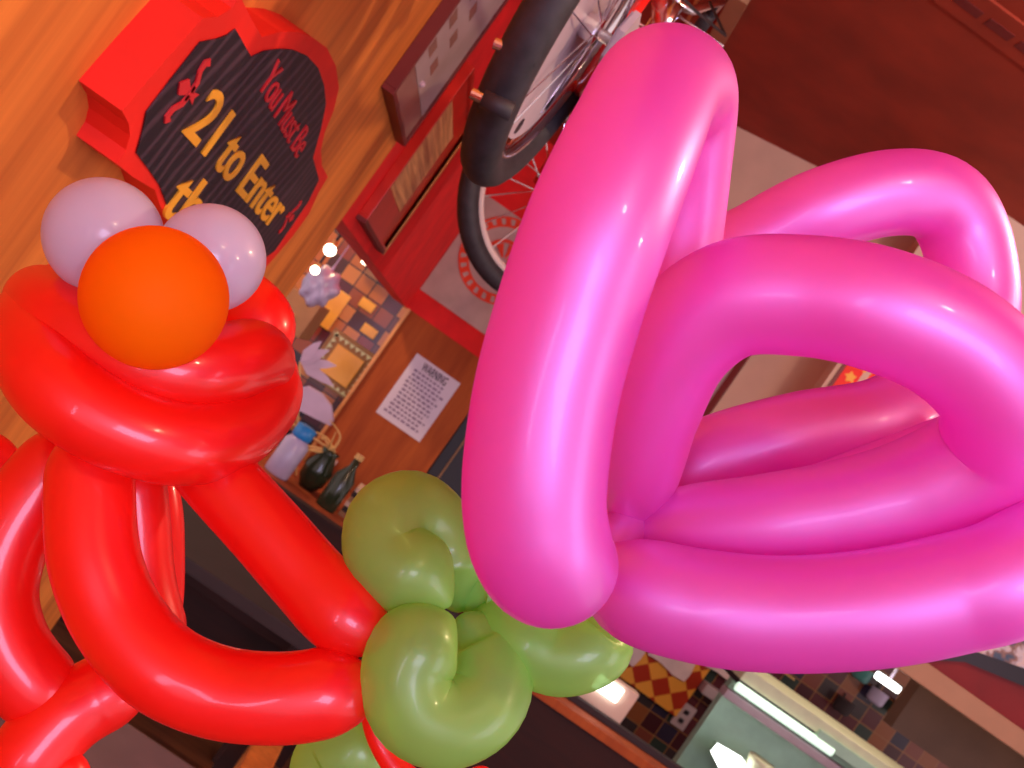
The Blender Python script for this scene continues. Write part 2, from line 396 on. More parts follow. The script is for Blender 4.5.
# raised rim between the outer edge and the face
nx = Vector((1, 0, 0))
fx = xs + .0025
words('lettering', '21 to Enter', onX(199, 108, fx), onX(282, 214, fx), .064, nx, 'gold', sign)
words('lettering', 'You Must Be', onX(268, 72, fx), onX(304, 148, fx), .044, nx, 'ink_red', sign)
words('lettering', 'the Bar', onX(176, 188, fx), onX(246, 256, fx), .068, nx, 'gold', sign)
def fleur(cx, cy, dirn, size):
    c = onX(cx, cy, fx); bm = bmesh.new()
    def poly(pts):
        a = [bm.verts.new(c + Vector((0, dirn * p[0] * size, p[1] * size))) for p in pts]
        b2 = [bm.verts.new(v.co + Vector((.002, 0, 0))) for v in a]; n = len(a)
        bm.faces.new(a); bm.faces.new(b2[::-1])
        for i in range(n): bm.faces.new((a[i], b2[i], b2[(i + 1) % n], a[(i + 1) % n]))
    poly([(1.0, 0), (.62, .24), (.2, .10), (.2, -.10), (.62, -.24)])
    for s in (1, -1):
        poly([(.1, .05 * s), (.15, .3 * s), (.45, .55 * s), (.5, .85 * s), (.25, 1.0 * s), (.0, .86 * s), (.22, .78 * s), (.2, .6 * s), (-.1, .35 * s), (-.12, .05 * s)])
    poly([(.12, .22), (.12, -.22), (-.05, -.22), (-.05, .22)])
    poly([(-.05, .08), (-.05, -.08), (-.55, -.16), (-.4, 0), (-.55, .16)])
    return obj('fleur_ornament', bm, 'ink_red', sign)
fleur(189, 93, -1, .042); fleur(289, 216, 1, .036)

# ------------------------------------------------------------------ plaque and framed poster on the left wall
def wall_frame(name, label, cat, corners, th, rim, rimmat, x=XW):
    """corners: bottom-left, bottom-right in px, height m; returns thing and y0,y1,z0,z1"""
    bl, br, h = corners
    a = onX(*bl, x + th); b_ = onX(*br, x + th); y0, y1 = a.y, b_.y; z0 = (a.z + b_.z) / 2; z1 = z0 + h
    t = thing(name, label, cat, (x, (y0 + y1) / 2, z0))
    bm = bmesh.new()
    for q in ((y0, y1, z0, z0 + rim), (y0, y1, z1 - rim, z1), (y0, y0 + rim, z0 + rim, z1 - rim), (y1 - rim, y1, z0 + rim, z1 - rim)):
        box_bm(x + .0005, x + th, q[0], q[1], q[2], q[3], .0015, bm)
    obj('frame', bm, rimmat, t)
    return t, y0, y1, z0, z1
t, y0, y1, z0, z1 = wall_frame('display_plaque', 'long brown plaque holding a pale printed sheet where the wood panelling ends', 'plaque', ((390, 99), (407, 144), .62), .030, .012, 'trim_dark')
obj('backing', box_bm(XW + .0005, XW + .022, y0 + .011, y1 - .011, z0 + .011, z1 - .011), 'plaque', t)
sh = obj('printed_sheet', box_bm(XW + .0222, XW + .0235, y0 + .02, y1 - .012, z0 + .085, z1 - .02), 'grey_lav', t)
for k in range(6):
    for j in range(2):
        zz = z0 + .13 + k * .075
        obj('text_block', box_bm(XW + .0236, XW + .0240, y0 + .05 + j * .13, y0 + .12 + j * .13, zz, zz + .030), 'plaque', sh)
bm = bmesh.new(); bmesh.ops.create_uvsphere(bm, u_segments=16, v_segments=10, radius=.008)
bm.transform(Matrix.Translation(onX(422, 84, XW + .026))); obj('glare_bead', bm, 'lav', t, True)  # pink lens glare put in as a small lilac bead
t, y0, y1, z0, z1 = wall_frame('framed_poster', 'red poster in a dark and gold frame on the red wall, below the plaque', 'framed poster', ((364, 224), (386, 250), .50), .028, .014, 'poster_red')
obj('poster_print', box_bm(XW + .0005, XW + .016, y0 + .013, y1 - .013, z0 + .013, z1 - .013), 'poster_red', t)
obj('menu_picture', box_bm(XW + .0162, XW + .018, y0 + .06, y0 + (y1 - y0) * .74, z0 + .12, z1 - .09), 'poster_tan', t)
obj('bottom_rim', box_bm(XW + .0005, XW + .030, y0 - .004, y1 + .004, z0 - .008, z0 + .004), 'trim_dark', t)
obj('side_rim', box_bm(XW + .0005, XW + .031, y1 - .014, y1 + .012, z0 - .008, z1), 'gold_frame', t)

# ------------------------------------------------------------------ white panel with a round emblem on the back wall
yp = 5.985
a = onY(420, 289, yp); b_ = onY(478, 330, yp); top = onY(490, 197, yp)
pn = thing('emblem_board', 'pale board with a red and white wheel emblem on the red back wall', 'board', (a.x + .2, 6.0, a.z))
obj('board', box_bm(a.x, a.x + .75, yp, 5.999, a.z, top.z, .002), 'panel_white', pn)
ec = onY(503, 261, yp - .002)
def ring(c, r0, r1, th, mat, name, parent, seg=40, a0=0, a1=2 * math.pi):
    bm = bmesh.new(); full = abs(a1 - a0 - 2 * math.pi) < 1e-6; n = seg if full else seg + 1; R = []
    for i in range(n):
        an = a0 + (a1 - a0) * i / seg; d = Vector((math.cos(an), 0, math.sin(an)))
        R.append([bm.verts.new(c + d * r) + (None if False else None) if False else bm.verts.new(c + d * r + Vector((0, y, 0))) for r, y in ((r0, 0), (r1, 0), (r1, -th), (r0, -th))])
    for i in range(seg):
        A, B = R[i], R[(i + 1) % n]
        for k in range(4): bm.faces.new((A[k], A[(k + 1) % 4], B[(k + 1) % 4], B[k]))
    return obj(name, bm, mat, parent)
em = ring(ec, .195, .255, .003, 'emblem', 'emblem_ring', pn)
ring(ec, .0, .045, .003, 'emblem', 'emblem_hub', pn, 20) if False else None
ring(ec + Vector((0, 0, .0)), .105, .125, .003, 'emblem', 'emblem_ring', pn)
for k in range(8):
    an = k * math.pi / 4; d = Vector((math.cos(an), 0, math.sin(an))); s = Vector((-d.z, 0, d.x))
    obj('emblem_wedge', prism_bm([ec + d * .02 - s * .004, ec + d * .10 - s * .024, ec + d * .10 + s * .024, ec + d * .02 + s * .004], (0, -.003, 0)), 'emblem', pn)
for k in range(26):
    bm = bmesh.new()
    an = k * 2 * math.pi / 26; d = Vector((math.cos(an), 0, math.sin(an))); s = Vector((-d.z, 0, d.x)); c0 = ec + Vector((0, -.0035, 0))
    p = [c0 + d * .208 - s * .014, c0 + d * .242 - s * .014, c0 + d * .242 + s * .012, c0 + d * .208 + s * .004]
    v = [bm.verts.new(q) for q in p] + [bm.verts.new(q + Vector((0, -.0008, 0))) for q in p]
    bm.faces.new(v[:4]); bm.faces.new(v[7:3:-1])
    for i in range(4): bm.faces.new((v[i], v[(i + 1) % 4], v[4 + (i + 1) % 4], v[4 + i]))
    obj('letter', bm, 'panel_white', em)

# ------------------------------------------------------------------ WARNING notice on the wooden partition
yn = 5.975
q = [onY(*p, yn) for p in ((375, 412), (420, 442), (460, 384), (418, 353))]
cx = sum(p.x for p in q) / 4; cz = sum(p.z for p in q) / 4
hw = ((q[1] - q[0]).length + (q[2] - q[3]).length) / 4; hh = ((q[2] - q[1]).length + (q[3] - q[0]).length) / 4
nt_ = thing('warning_notice', 'white printed WARNING notice taped to the wooden partition', 'notice', (cx, 5.98, cz))
obj('sheet', box_bm(cx - hw, cx + hw, yn, yn + .003, cz - hh, cz + hh), 'paper', nt_)
fy = Vector((0, -1, 0))
text_obj('heading', 'WARNING', Vector((cx - hw * .55, yn - .001, cz + hh * .80)), Vector((cx + hw * .55, yn - .001, cz + hh * .80)), .050, fy, 'ink_dark', nt_, .0008)
rnd = random.Random(7)
bm = bmesh.new()
for k in range(12):
    z = cz + hh * .58 - k * hh * .125; xa = cx - hw * rnd.uniform(.70, .82); xe = cx + hw * rnd.uniform(.55, .82)
    while xa < xe:
        wd = rnd.uniform(.012, .03); box_bm(xa, min(xa + wd, xe), yn - .0012, yn - .0002, z - .006, z + .007, 0, bm); xa += wd + .008
obj('printed_lines', bm, 'ink', nt_)
c0 = onY(328, 464, 5.95)
sw = thing('wall_switch', 'small white square switch box low on the wooden partition', 'switch', (c0.x, 5.98, c0.z))
obj('plate', box_bm(c0.x - .036, c0.x + .036, 5.945, 5.98, c0.z - .042, c0.z + .042, .005), 'cloth', sw)
obj('toggle', box_bm(c0.x - .008, c0.x + .008, 5.932, 5.946, c0.z - .014, c0.z + .014, .002), 'paper', sw)
# solid black box standing in for the dark opening right of the partition
dk = thing('dark_opening', 'black block standing for a dark opening with a pale edge strip right of the wooden partition', 'opening', (.32, 6.1, 0))
obj('body', box_bm(.18, .46, 6.02, 6.4, 0, 1.74, .004), 'black', dk)
obj('edge_strip', box_bm(.245, .255, 6.005, 6.021, .05, 1.7), 'tan', dk)
obj('chrome_loop', sweep_bm([(.30, 6.02, .95), (.30, 6.0, .95), (.30, 6.0, 1.05), (.30, 6.02, 1.05)], .005, 8), 'chrome', dk)

# ------------------------------------------------------------------ trim, board and small sign on the beige wall
def onWall(px, py, a=Vector((.20, 4.05, 0)), b=Vector((1.075, 3.619, 0)), off=0):
    t_ = (b - a).normalized(); n = Vector((t_.y, -t_.x, 0)); r = ray(px, py)
    k = (a + n * off - EYE).dot(n) / r.dot(n); return EYE + r * k
tw = (Vector((1.075, 3.619, 0)) - Vector((.20, 4.05, 0))).normalized(); nw = Vector((tw.y, -tw.x, 0))
a = onWall(740, 366); b_ = onWall(692, 436)
z_lo, z_hi = 1.742, 2.35
cN = onWall(715, 402)
def wall_box(c, wd, z0, z1, th, bev=0):
    e = [c - tw * wd / 2, c + tw * wd / 2]
    p = [Vector((e[0].x, e[0].y, z0)), Vector((e[1].x, e[1].y, z0)), Vector((e[1].x, e[1].y, z1)), Vector((e[0].x, e[0].y, z1))]
    return prism_bm(p, nw * th)
nb = thing('notice_board', 'grey lavender board with a dark red edge on the beige wall behind the pink flower', 'board', cN)
obj('board', wall_box(cN - tw * .055, .09, z_lo + .02, z_hi, .012), 'grey_lav', nb)
obj('side_rim', wall_box(cN, .022, z_lo + .02, z_hi, .022), 'trim_dark', nb)
NA, NB = Vector((.95, 3.22, 0)), Vector((3.4, 3.0, 0))
c1 = onWall(872, 378, NA, NB)
tw = (NB - NA).normalized(); nw = Vector((tw.y, -tw.x, 0))
ps = thing('picture', 'small red and orange picture on the beige wall glimpsed inside the pink flower', 'picture', c1)
obj('frame', wall_box(c1 + tw * .03, .26, c1.z - .12, c1.z + .10, .015), 'trim_dark', ps)
obj('print', wall_box(c1 + tw * .03, .24, c1.z - .11, c1.z + .09, .017), 'sign_red', ps)
bm = bmesh.new()
for k, (dx, dz, s) in enumerate(((-.03, .015, .024), (.02, -.01, .028), (.07, .02, .022), (-.06, -.04, .02))):
    c = c1 + tw * dx + nw * .0172 + Vector((0, 0, dz)); pts = []
    for i in range(10):
        an = i * math.pi / 5; r = s * (1 if i % 2 else .6); pts.append(c + tw * r * math.cos(an) + Vector((0, 0, r * math.sin(an))))
    v = [bm.verts.new(p) for p in pts]; v2 = [bm.verts.new(p + nw * .001) for p in pts]; bm.faces.new(v); bm.faces.new(v2[::-1])
    for i in range(10): bm.faces.new((v[i], v2[i], v2[(i + 1) % 10], v[(i + 1) % 10]))
obj('orange_motif', bm, 'gold', ps)

# ceiling fittings
cv = onZ(1003, 28, CE)
v = thing('ceiling_vent', 'dark red slotted vent set in the ceiling', 'vent', (cv.x, cv.y, CE))
obj('vent_frame', box_bm(cv.x - .16, cv.x + .16, cv.y - .07, cv.y + .07, CE - .008, CE - .0005, .002), 'ceiling_red', v)
for k in range(3):
    obj('slot', box_bm(cv.x - .13 + k * .09, cv.x - .06 + k * .09, cv.y - .018, cv.y + .018, CE - .0095, CE - .0075), 'trim_dark', v)
a = onZ(743, -6, CE); b_ = onZ(708, 56, CE)
d = (b_ - a).normalized(); s = Vector((d.y, -d.x, 0)) * .028
struct(obj('trim_4', prism_bm([a - s, b_ + d * .25 - s, b_ + d * .25 + s, a + s], (0, 0, -.02)), 'beige_trim'))
a2 = onZ(700, -6, CE); b2 = onZ(680, 40, CE); s2 = s * .18
struct(obj('trim_5', prism_bm([a2 - s2, b2 + d * .3 - s2, b2 + d * .3 + s2, a2 + s2], (0, 0, -.012)), 'gold_frame'))

# ------------------------------------------------------------------ bicycle hanging from the ceiling
RH = Vector((-.133, 1.36, 2.07)); FH = Vector((-.050, 2.31, 2.05))
fw = (FH - RH).normalized(); up = Vector((0, 0, 1)); sd = fw.cross(up).normalized(); up = sd.cross(fw)
def B(f, s_, u): return RH + fw * f + sd * s_ + up * u
bike = thing('bicycle', 'red child bicycle with black tyres hung below the ceiling by the red wall', 'bicycle', RH - up * .25)
def torus_bm(c, R, r, seg=56, sides=14, flat=1.0, bm=None, fw=None, sd=None):
    bm = bm or bmesh.new(); rings = []
    for i in range(seg):
        an = 2 * math.pi * i / seg; d = fw * math.cos(an) + up * math.sin(an)
        rings.append([bm.verts.new(c + d * (R + r * math.cos(2 * math.pi * k / sides)) + sd * r * flat * math.sin(2 * math.pi * k / sides)) for k in range(sides)])
    for i in range(seg):
        for k in range(sides):
            A, Bq = rings[i], rings[(i + 1) % seg]; bm.faces.new((A[k], A[(k + 1) % sides], Bq[(k + 1) % sides], Bq[k]))
    return bm
def wheel(c, turn, rm='chrome'):
    fw_ = Quaternion(up, turn) @ fw; sd_ = Quaternion(up, turn) @ sd
    rim = obj('wheel_rim', torus_bm(c, .199, .011, flat=1.4, fw=fw_, sd=sd_), rm, bike, True)
    obj('tyre', torus_bm(c, .224, .027 if turn == 0 else .0235, fw=fw_, sd=sd_), 'rubber', rim, True)
    obj('hub', sweep_bm([c - sd_ * .055, c - sd_ * .03, c - sd_ * .028, c + sd_ * .028, c + sd_ * .03, c + sd_ * .055], [.008, .008, .018, .018, .008, .008], 14), 'chrome', rim)
    for k in range(20):
        an = 2 * math.pi * k / 20; d = fw_ * math.cos(an) + up * math.sin(an); an2 = an + (.5 if k % 2 else -.5)
        d2 = fw_ * math.cos(an2) + up * math.sin(an2)
        obj('spoke', sweep_bm([c + d2 * .017 + sd_ * (.025 if (k // 2) % 2 else -.025), c + d * .198], .0013, 5), 'chrome', rim)
wheel(RH, 0); wheel(FH, math.radians(-48), 'panel_white')
def tubeobj(name, pts, r, mat, parent=bike, sides=12): return obj(name, sweep_bm([B(*p) for p in pts], r, sides), mat, parent, True)
WB = (FH - RH).length
BBk = (.33, 0, -.02); ST = (.22, 0, .30); HT = (.78, 0, .36); HB = (.82, 0, .22)
fr = tubeobj('frame', [BBk, ST], .015, 'bike_red')
tubeobj('frame_tube', [HB, BBk], .018, 'bike_red'); tubeobj('frame_tube', [(.24, 0, .24), HT], .015, 'bike_red')
tubeobj('head_tube', [HT, HB], .020, 'bike_red')
for s_ in (1, -1):
    tubeobj('chain_stay', [(0, .05 * s_, 0), BBk], .009, 'bike_red'); tubeobj('seat_stay', [(0, .05 * s_, 0), (.22, .02 * s_, .26)], .008, 'bike_red')
    tubeobj('fork_blade', [(.82, .028 * s_, .22), (.84, .045 * s_, .18), (WB, .050 * s_, 0)], .010, 'bike_red')
    tubeobj('axle_nut', [(0, .055 * s_, 0), (0, .085 * s_, 0)], .010, 'chrome')
    tubeobj('fender_stay', [(-.01, .05 * s_, 0), (-.16, .035 * s_, .17)], .003, 'chrome')
# chain guard on the right side, crank and pedals
tubeobj('pedal_axle', [(.33, -.07, -.02), (.33, .07, -.02)], .012, 'chrome')
g = [(-.03, -.035), (-.05, 0), (-.03, .04), (.10, .05), (.28, .075), (.36, .07), (.41, .03), (.41, -.04), (.37, -.10), (.29, -.11), (.10, -.05)]
obj('chain_guard', prism_bm([B(f, .052, u_) for f, u_ in g], sd * .012, .003), 'bike_grey', bike)
for s_, du in ((1, -.14), (-1, .14)):
    tubeobj('crank_arm', [(.33, .075 * s_, -.02), (.36, .085 * s_, -.02 + du)], .008, 'chrome')
    bm = prism_bm([B(.33, .09 * s_, -.03 + du), B(.40, .09 * s_, -.03 + du), B(.40, .165 * s_, -.03 + du), B(.33, .165 * s_, -.03 + du)], up * .022)
    obj('pedal', bm, 'rubber', bike)
tubeobj('seat_post', [ST, (.205, 0, .39)], .012, 'chrome')
bm = bmesh.new(); bmesh.ops.create_uvsphere(bm, u_segments=24, v_segments=14, radius=1)
for v_ in bm.verts:
    f = v_.co.x; wd = .075 - .045 * (f + .2) if f > -.2 else .078
    v_.co = B(.19 + f * .12, v_.co.y * wd, .41 + v_.co.z * .028)
obj('saddle', bm, 'rubber', bike, True)
tubeobj('handlebar', [(.60, -.05, .52), (.66, -.06, .54), (.76, -.03, .45), (.77, 0, .43), (.78, .03, .44), (.88, .06, .54), (.94, .05, .52)], .010, 'chrome')
tubeobj('stem', [HT, (.77, 0, .43)], .014, 'chrome')
for s_ in (1, -1):
    tubeobj('grip', [(.77 + s_ * .16, .05 * s_, .52), (.77 + s_ * .27, .04 * s_, .50)], .016, 'rubber')
gp = [B(.175 * math.cos(k * math.pi / 20), .002, .175 * math.sin(k * math.pi / 20)) for k in range(40)]
gd = obj('spoke_guard', prism_bm(gp, sd * .004), 'bike_grey', bike)
for k in range(8):
    an = k * math.pi / 4 + .3; q_ = [B(.155 * math.cos(an) + .012 * math.cos(j * math.pi / 5), .0065, .155 * math.sin(an) + .012 * math.sin(j * math.pi / 5)) for j in range(10)]
    obj('guard_hole', prism_bm(q_, sd * .0006), 'black', gd)
# rear side brackets with nuts seen beside the near tyre
for (ax, ay), (bx_, by) in (((496, 44), (512, 50)), ((473, 94), (488, 101))):
    p0, p1 = P(ax, ay, 1.17), P(bx_, by, 1.17); dd = (p1 - p0).normalized()
    obj('side_bracket', sweep_bm([p0 + dd * .012, p1 + dd * .03], .011, 12), 'rubber', bike, True)
    obj('bracket_nut', sweep_bm([p0 - dd * .002, p0 + dd * .012], .0065, 14), 'chrome', bike)
tubeobj('cable', [(.77, .05, .47), (.70, .12, .40), (.55, .06, .34), (.3, .03, .24), (.1, .04, .15)], .003, 'rubber')
# wire basket at the handlebar
bm = bmesh.new()
for k in range(7):
    sx = -.12 + .04 * k
    sweep_bm([B(.84, sx, .44), B(.845, sx * .85, .30), B(.97, sx * .85, .30), B(.99, sx, .44)], .0022, 5, bm)
for u_, f0, f1, s_ in ((.44, .84, .99, .12), (.37, .842, .98, .112), (.30, .845, .97, .102)):
    sweep_bm([B(f0, -s_, u_), B(f1, -s_, u_), B(f1, s_, u_), B(f0, s_, u_), B(f0, -s_, u_)], .003, 5, bm)
obj('basket', bm, 'chrome', bike)
for f in (.0, .77):
    hz = B(f, 0, .25 if f == 0 else .45)
    hg = sweep_bm([hz, Vector((hz.x, hz.y, CE - .002))], .003, 8)
    tag(obj('hanging_cable', hg, 'chrome'), 'thin cable holding up the %s of the red bicycle' % ('rear wheel' if f == 0 else 'handlebar'), 'cable')

# ------------------------------------------------------------------ left kitchen: behind the opening under the red wall
yk = 6.46
def ytile(px, py, w_, h_, mat, label, cat='tile panel'): pass
c = onY(342, 366, yk)
bt = thing('tile_panel', 'square orange tile panel bordered by pale zigzag tiles on the mosaic wall', 'tile panel', (c.x, 6.5, c.z))
hw = .118
obj('border', box_bm(c.x - .17, c.x + .17, yk + .01, 6.499, c.z - .16, c.z + .17), 'tan', bt)
obj('centre_tile', box_bm(c.x - hw + .02, c.x + hw - .02, yk, yk + .012, c.z - hw + .02, c.z + hw - .02, .004), 'yellow_tile', bt)
bm = bmesh.new()
for side in range(4):
    for k in range(8):
        u0 = -.16 + k * .04
        A = [(u0, .145), (u0 + .02, .115), (u0 + .04, .145)]
        for _ in range(side): A = [(-q2, p2) for p2, q2 in A]
        p = [Vector((c.x + a_, yk + .009, c.z + b3)) for a_, b3 in A]
        v_ = [bm.verts.new(x_) for x_ in p] + [bm.verts.new(x_ + Vector((0, -.003, 0))) for x_ in p]
        bm.faces.new(v_[:3]); bm.faces.new(v_[5:2:-1])
        for i in range(3): bm.faces.new((v_[i], v_[(i + 1) % 3], v_[3 + (i + 1) % 3], v_[3 + i]))
obj('zigzag', bm, 'cream', bt)
c = onY(335, 310, yk); 
for i, (px, py, lb) in enumerate(((349, 297, 'upper'), (326, 331, 'lower'))):
    pass
tile_spots = [((328, 306), .085, .20, 'long bright orange tile on the mosaic wall beside the crumpled bag'),
              ((367, 305), .05, .05, 'single small orange tile high on the mosaic wall, above the zigzag border'),
              ((369, 331), .05, .05, 'small orange tile right above the zigzag border')]
for (p, hx, hz_, lb) in tile_spots:
    c = onY(*p, yk + .02)
    tag(obj('accent_tile', box_bm(c.x - hx, c.x + hx, yk + .025, 6.499, c.z - hz_ / 1.6, c.z + hz_ / 1.6, .004), 'yellow_tile'), lb, 'tile')
def globe(name, px, py, y, r, mat, label, cat, stem=.5):
    c = onY(px, py, y); t = thing(name, label, cat, c)
    bm = bmesh.new(); bmesh.ops.create_uvsphere(bm, u_segments=20, v_segments=14, radius=r); bm.transform(Matrix.Translation(c)); obj('bulb', bm, mat, t, True)
    obj('socket', sweep_bm([c + Vector((0, 0, r * .8)), c + Vector((0, 0, r * 1.8))], r * .5, 12), 'gold_frame', t)
    obj('cord', sweep_bm([c + Vector((0, 0, r * 1.8)), Vector((c.x, c.y, CE - .002))], .006, 6), 'rubber', t)
    return t
globe('pendant_lamp', 330, 250, 4.4, .026, 'lamp_warm', 'larger glowing kitchen pendant bulb beside the red wall', 'lamp')
globe('pendant_lamp', 315, 270, 4.8, .021, 'lamp_warm', 'small glowing kitchen pendant bulb above the crumpled bag', 'lamp')
c = onY(375, 268, 6.3)
lf = thing('strip_light', 'short pale strip light under the red wall', 'lamp', c)
obj('diffuser', box_bm(c.x - .09, c.x + .09, c.y - .02, c.y + .02, c.z - .02, c.z + .02, .015), 'lamp_warm', lf)
obj('mount', box_bm(c.x - .09, c.x + .09, c.y + .02, 6.5, c.z - .015, c.z + .03, .004), 'tan', lf)
# crumpled plastic bag on a hook in the kitchen
rnd = random.Random(3)
c = onY(320, 287, 5.0)
bm = bmesh.new(); bmesh.ops.create_icosphere(bm, subdivisions=4, radius=.085)
for v_ in bm.verts:
    k = 1 + .15 * math.sin(v_.co.x * 90 + 1) * math.sin(v_.co.z * 70) + .12 * abs(math.sin(v_.co.y * 110 + v_.co.z * 90 + v_.co.x * 60))
    v_.co = Vector((v_.co.x * k * .9, v_.co.y * k * .7, v_.co.z * k * 1.1))
bm.transform(Matrix.Translation(c))
bagt = thing('plastic_bag', 'crumpled bluish plastic bag hanging by the mosaic wall', 'bag', c)
obj('bag_body', bm, 'plastic', bagt, True)
obj('bag_tie', sweep_bm([c + Vector((0, 0, .07)), c + Vector((0, 0, .13)), Vector((c.x, c.y, CE - .002))], [.012, .004, .003], 8), 'plastic', bagt)
# tan cupboard behind
c = onY(307, 303, 5.6)
tc_ = thing('wall_cupboard', 'plain tan cupboard beside the end of the wood panelling', 'cupboard', c)
obj('body', box_bm(c.x - .30, c.x + .07, 5.6, 6.0, c.z - .18, c.z + .03, .005), 'tan', tc_)
obj('knob', sweep_bm([(c.x - .02, 5.6, c.z - .1), (c.x - .02, 5.57, c.z - .1)], .012, 12), 'gold_frame', tc_)

# counter under the clutter on the left
cz_ = onY(330, 515, 4.9)
ct = thing('side_counter', 'dark wooden counter with a red brown edge behind the red balloon arm', 'counter', (-.3, 5.2, 0))
zt = onY(300, 500, 4.8).z
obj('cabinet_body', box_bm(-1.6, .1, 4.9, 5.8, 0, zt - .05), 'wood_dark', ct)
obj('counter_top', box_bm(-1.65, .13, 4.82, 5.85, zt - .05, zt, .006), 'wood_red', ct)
def lathe_bm(c, prof, seg=24, axis=None):
    bm = bmesh.new(); rings = []
    for r, h in prof: rings.append([bm.verts.new(c + Vector((r * math.cos(2 * math.pi * k / seg), r * math.sin(2 * math.pi * k / seg), h))) for k in range(seg)])
    for i in range(len(rings) - 1):
        for k in range(seg): bm.faces.new((rings[i][k], rings[i][(k + 1) % seg], rings[i + 1][(k + 1) % seg], rings[i + 1][k]))
    bm.faces.new(rings[0][::-1]); bm.faces.new(rings[-1]); return bm
def on_counter(px, py, y): c = onY(px, py, y); return Vector((c.x, y, zt))
# pale bottle with blue label
c = on_counter(278, 470, 5.0); h = max(.25, onY(290, 415, 5.0).z - zt)
bo = thing('bottle', 'pale grey bottle with a bright blue cap beside the red balloon head', 'bottle', c)
obj('bottle_body', lathe_bm(c, [(.06, 0), (.064, .01), (.064, h * .66), (.04, h * .78)]), 'plastic', bo, True)
obj('cap', lathe_bm(c, [(.046, h * .77), (.05, h * .8), (.05, h), (.03, h * 1.02)]), 'blue', bo, True)
# white paper cups lying sideways / plates: fan-folded napkins
def petal(name, pts, y, mat, label, cat, group=None, th=.05):
    p = [onY(*q_, y) for q_ in pts]
    return tag(obj(name, prism_bm(p, (0, th, 0), .006), mat), label, cat, group)
fb = on_counter(300, 470, 5.3); ft = onY(300, 362, 5.3)
pf = thing('paper_fan', 'spiky pale paper fan on a stick beside the orange tile panel', 'paper fan', fb)
obj('stick', sweep_bm([fb, ft], .005, 8), 'straw', pf)
for tip in ((322, 341), (330, 350), (337, 366), (334, 387)):
    e_ = onY(*tip, 5.29); d_ = (e_ - ft).normalized(); n_ = Vector((-d_.z, 0, d_.x)) * .03; o_ = Vector((0, .004 * (tip[1] - 360) / 9, 0))
    obj('blade', prism_bm([ft + o_, ft.lerp(e_, .35) + n_ + o_, ft.lerp(e_, .75) + n_ * .7 + o_, e_ + o_, ft.lerp(e_, .7) - n_ * .6 + o_, ft.lerp(e_, .3) - n_ + o_], (0, .003, 0)), 'lav', pf)
petal('folded_napkin', [(297, 388), (308, 386), (322, 394), (331, 406), (333, 420), (330, 426), (318, 420), (304, 413), (292, 408)], 5.2, 'lav', 'rounded pale lilac napkin above the blue bottle cap', 'napkin')
# dried twigs in a vase
c = on_counter(297, 500, 5.15)
va = thing('twig_vase', 'dark vase of thin straw coloured twigs beside the wooden partition', 'vase', c)
hv = .22
obj('vase', lathe_bm(c, [(.04, 0), (.07, .05), (.075, .12), (.04, .2), (.05, hv)]), 'bottle', va, True)
rnd = random.Random(11)
tips = [(330, 420), (322, 440), (286, 420), (292, 440), (308, 430), (336, 432), (282, 470), (325, 452), (300, 445)]
for tp in tips:
    e_ = onY(*tp, 5.1 + rnd.uniform(-.05, .1)); s0 = c + Vector((rnd.uniform(-.02, .02), 0, hv))
    mid = s0.lerp(e_, .55) + Vector((rnd.uniform(-.05, .05), 0, rnd.uniform(-.02, .06)))
    pts = catmull([tuple(s0), tuple(mid), tuple(e_)], 8)
    obj('twig', sweep_bm(pts, [.007 * (1 - .6 * i / (len(pts) - 1)) for i in range(len(pts))], 6), 'straw', va)
c = on_counter(334, 494, 5.0)
gb = thing('wine_bottle', 'dark green bottle standing beside the wooden partition', 'bottle', c)
obj('bottle_body', lathe_bm(c, [(.05, 0), (.052, .01), (.052, .17), (.02, .23), (.018, .29)]), 'bottle', gb, True)
obj('neck_ring', lathe_bm(c, [(.021, .275), (.021, .30)]), 'straw', gb)
c = on_counter(358, 512, 5.15)
for k in range(6):
    tag(obj('menu_book', box_bm(c.x - .075 + .004 * (k % 2), c.x + .075, c.y - .1, c.y + .1, zt + k * .027 + .0005, zt + k * .027 + .0255, .003), ('tan', 'slate', 'beige')[k % 3]),
        'thin menu in the small stack by the green balloon, %s' % ('bottom one', 'second from bottom', 'third from bottom', 'third from top', 'second from top', 'top one')[k], 'menu', 'stacked menus')
# low slate top and dark bench in the gap between the red arms
a = onZ(215, 548, .74)
tb = thing('dining_table', 'dark slate topped dining table seen between the red balloon arms', 'table', (a.x, a.y + .1, 0))
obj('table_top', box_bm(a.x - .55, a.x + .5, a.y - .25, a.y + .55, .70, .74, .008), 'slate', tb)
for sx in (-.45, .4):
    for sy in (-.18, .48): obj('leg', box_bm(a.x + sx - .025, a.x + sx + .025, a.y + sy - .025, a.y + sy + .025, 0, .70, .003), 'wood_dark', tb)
c = Vector((a.x + .02, a.y + .1, .74))
for k in range(3):
    e_ = [(200, 518), (232, 512), (190, 530)][k]
# bent twig on the table
w0 = onZ(184, 552, .745); w1 = P(205, 545, 3.9); 
# dark booth bench
bx = thing('booth_bench', 'dark brown wooden booth bench seen inside the triangle of red balloons', 'bench', (.2, 3.5, 0))
q0 = onZ(250, 600, .46)
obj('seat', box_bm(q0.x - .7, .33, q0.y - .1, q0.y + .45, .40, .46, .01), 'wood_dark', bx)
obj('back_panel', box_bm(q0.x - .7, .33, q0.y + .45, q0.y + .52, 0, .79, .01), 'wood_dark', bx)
obj('base', box_bm(q0.x - .66, .31, q0.y, q0.y + .45, 0, .40), 'wood_dark', bx)

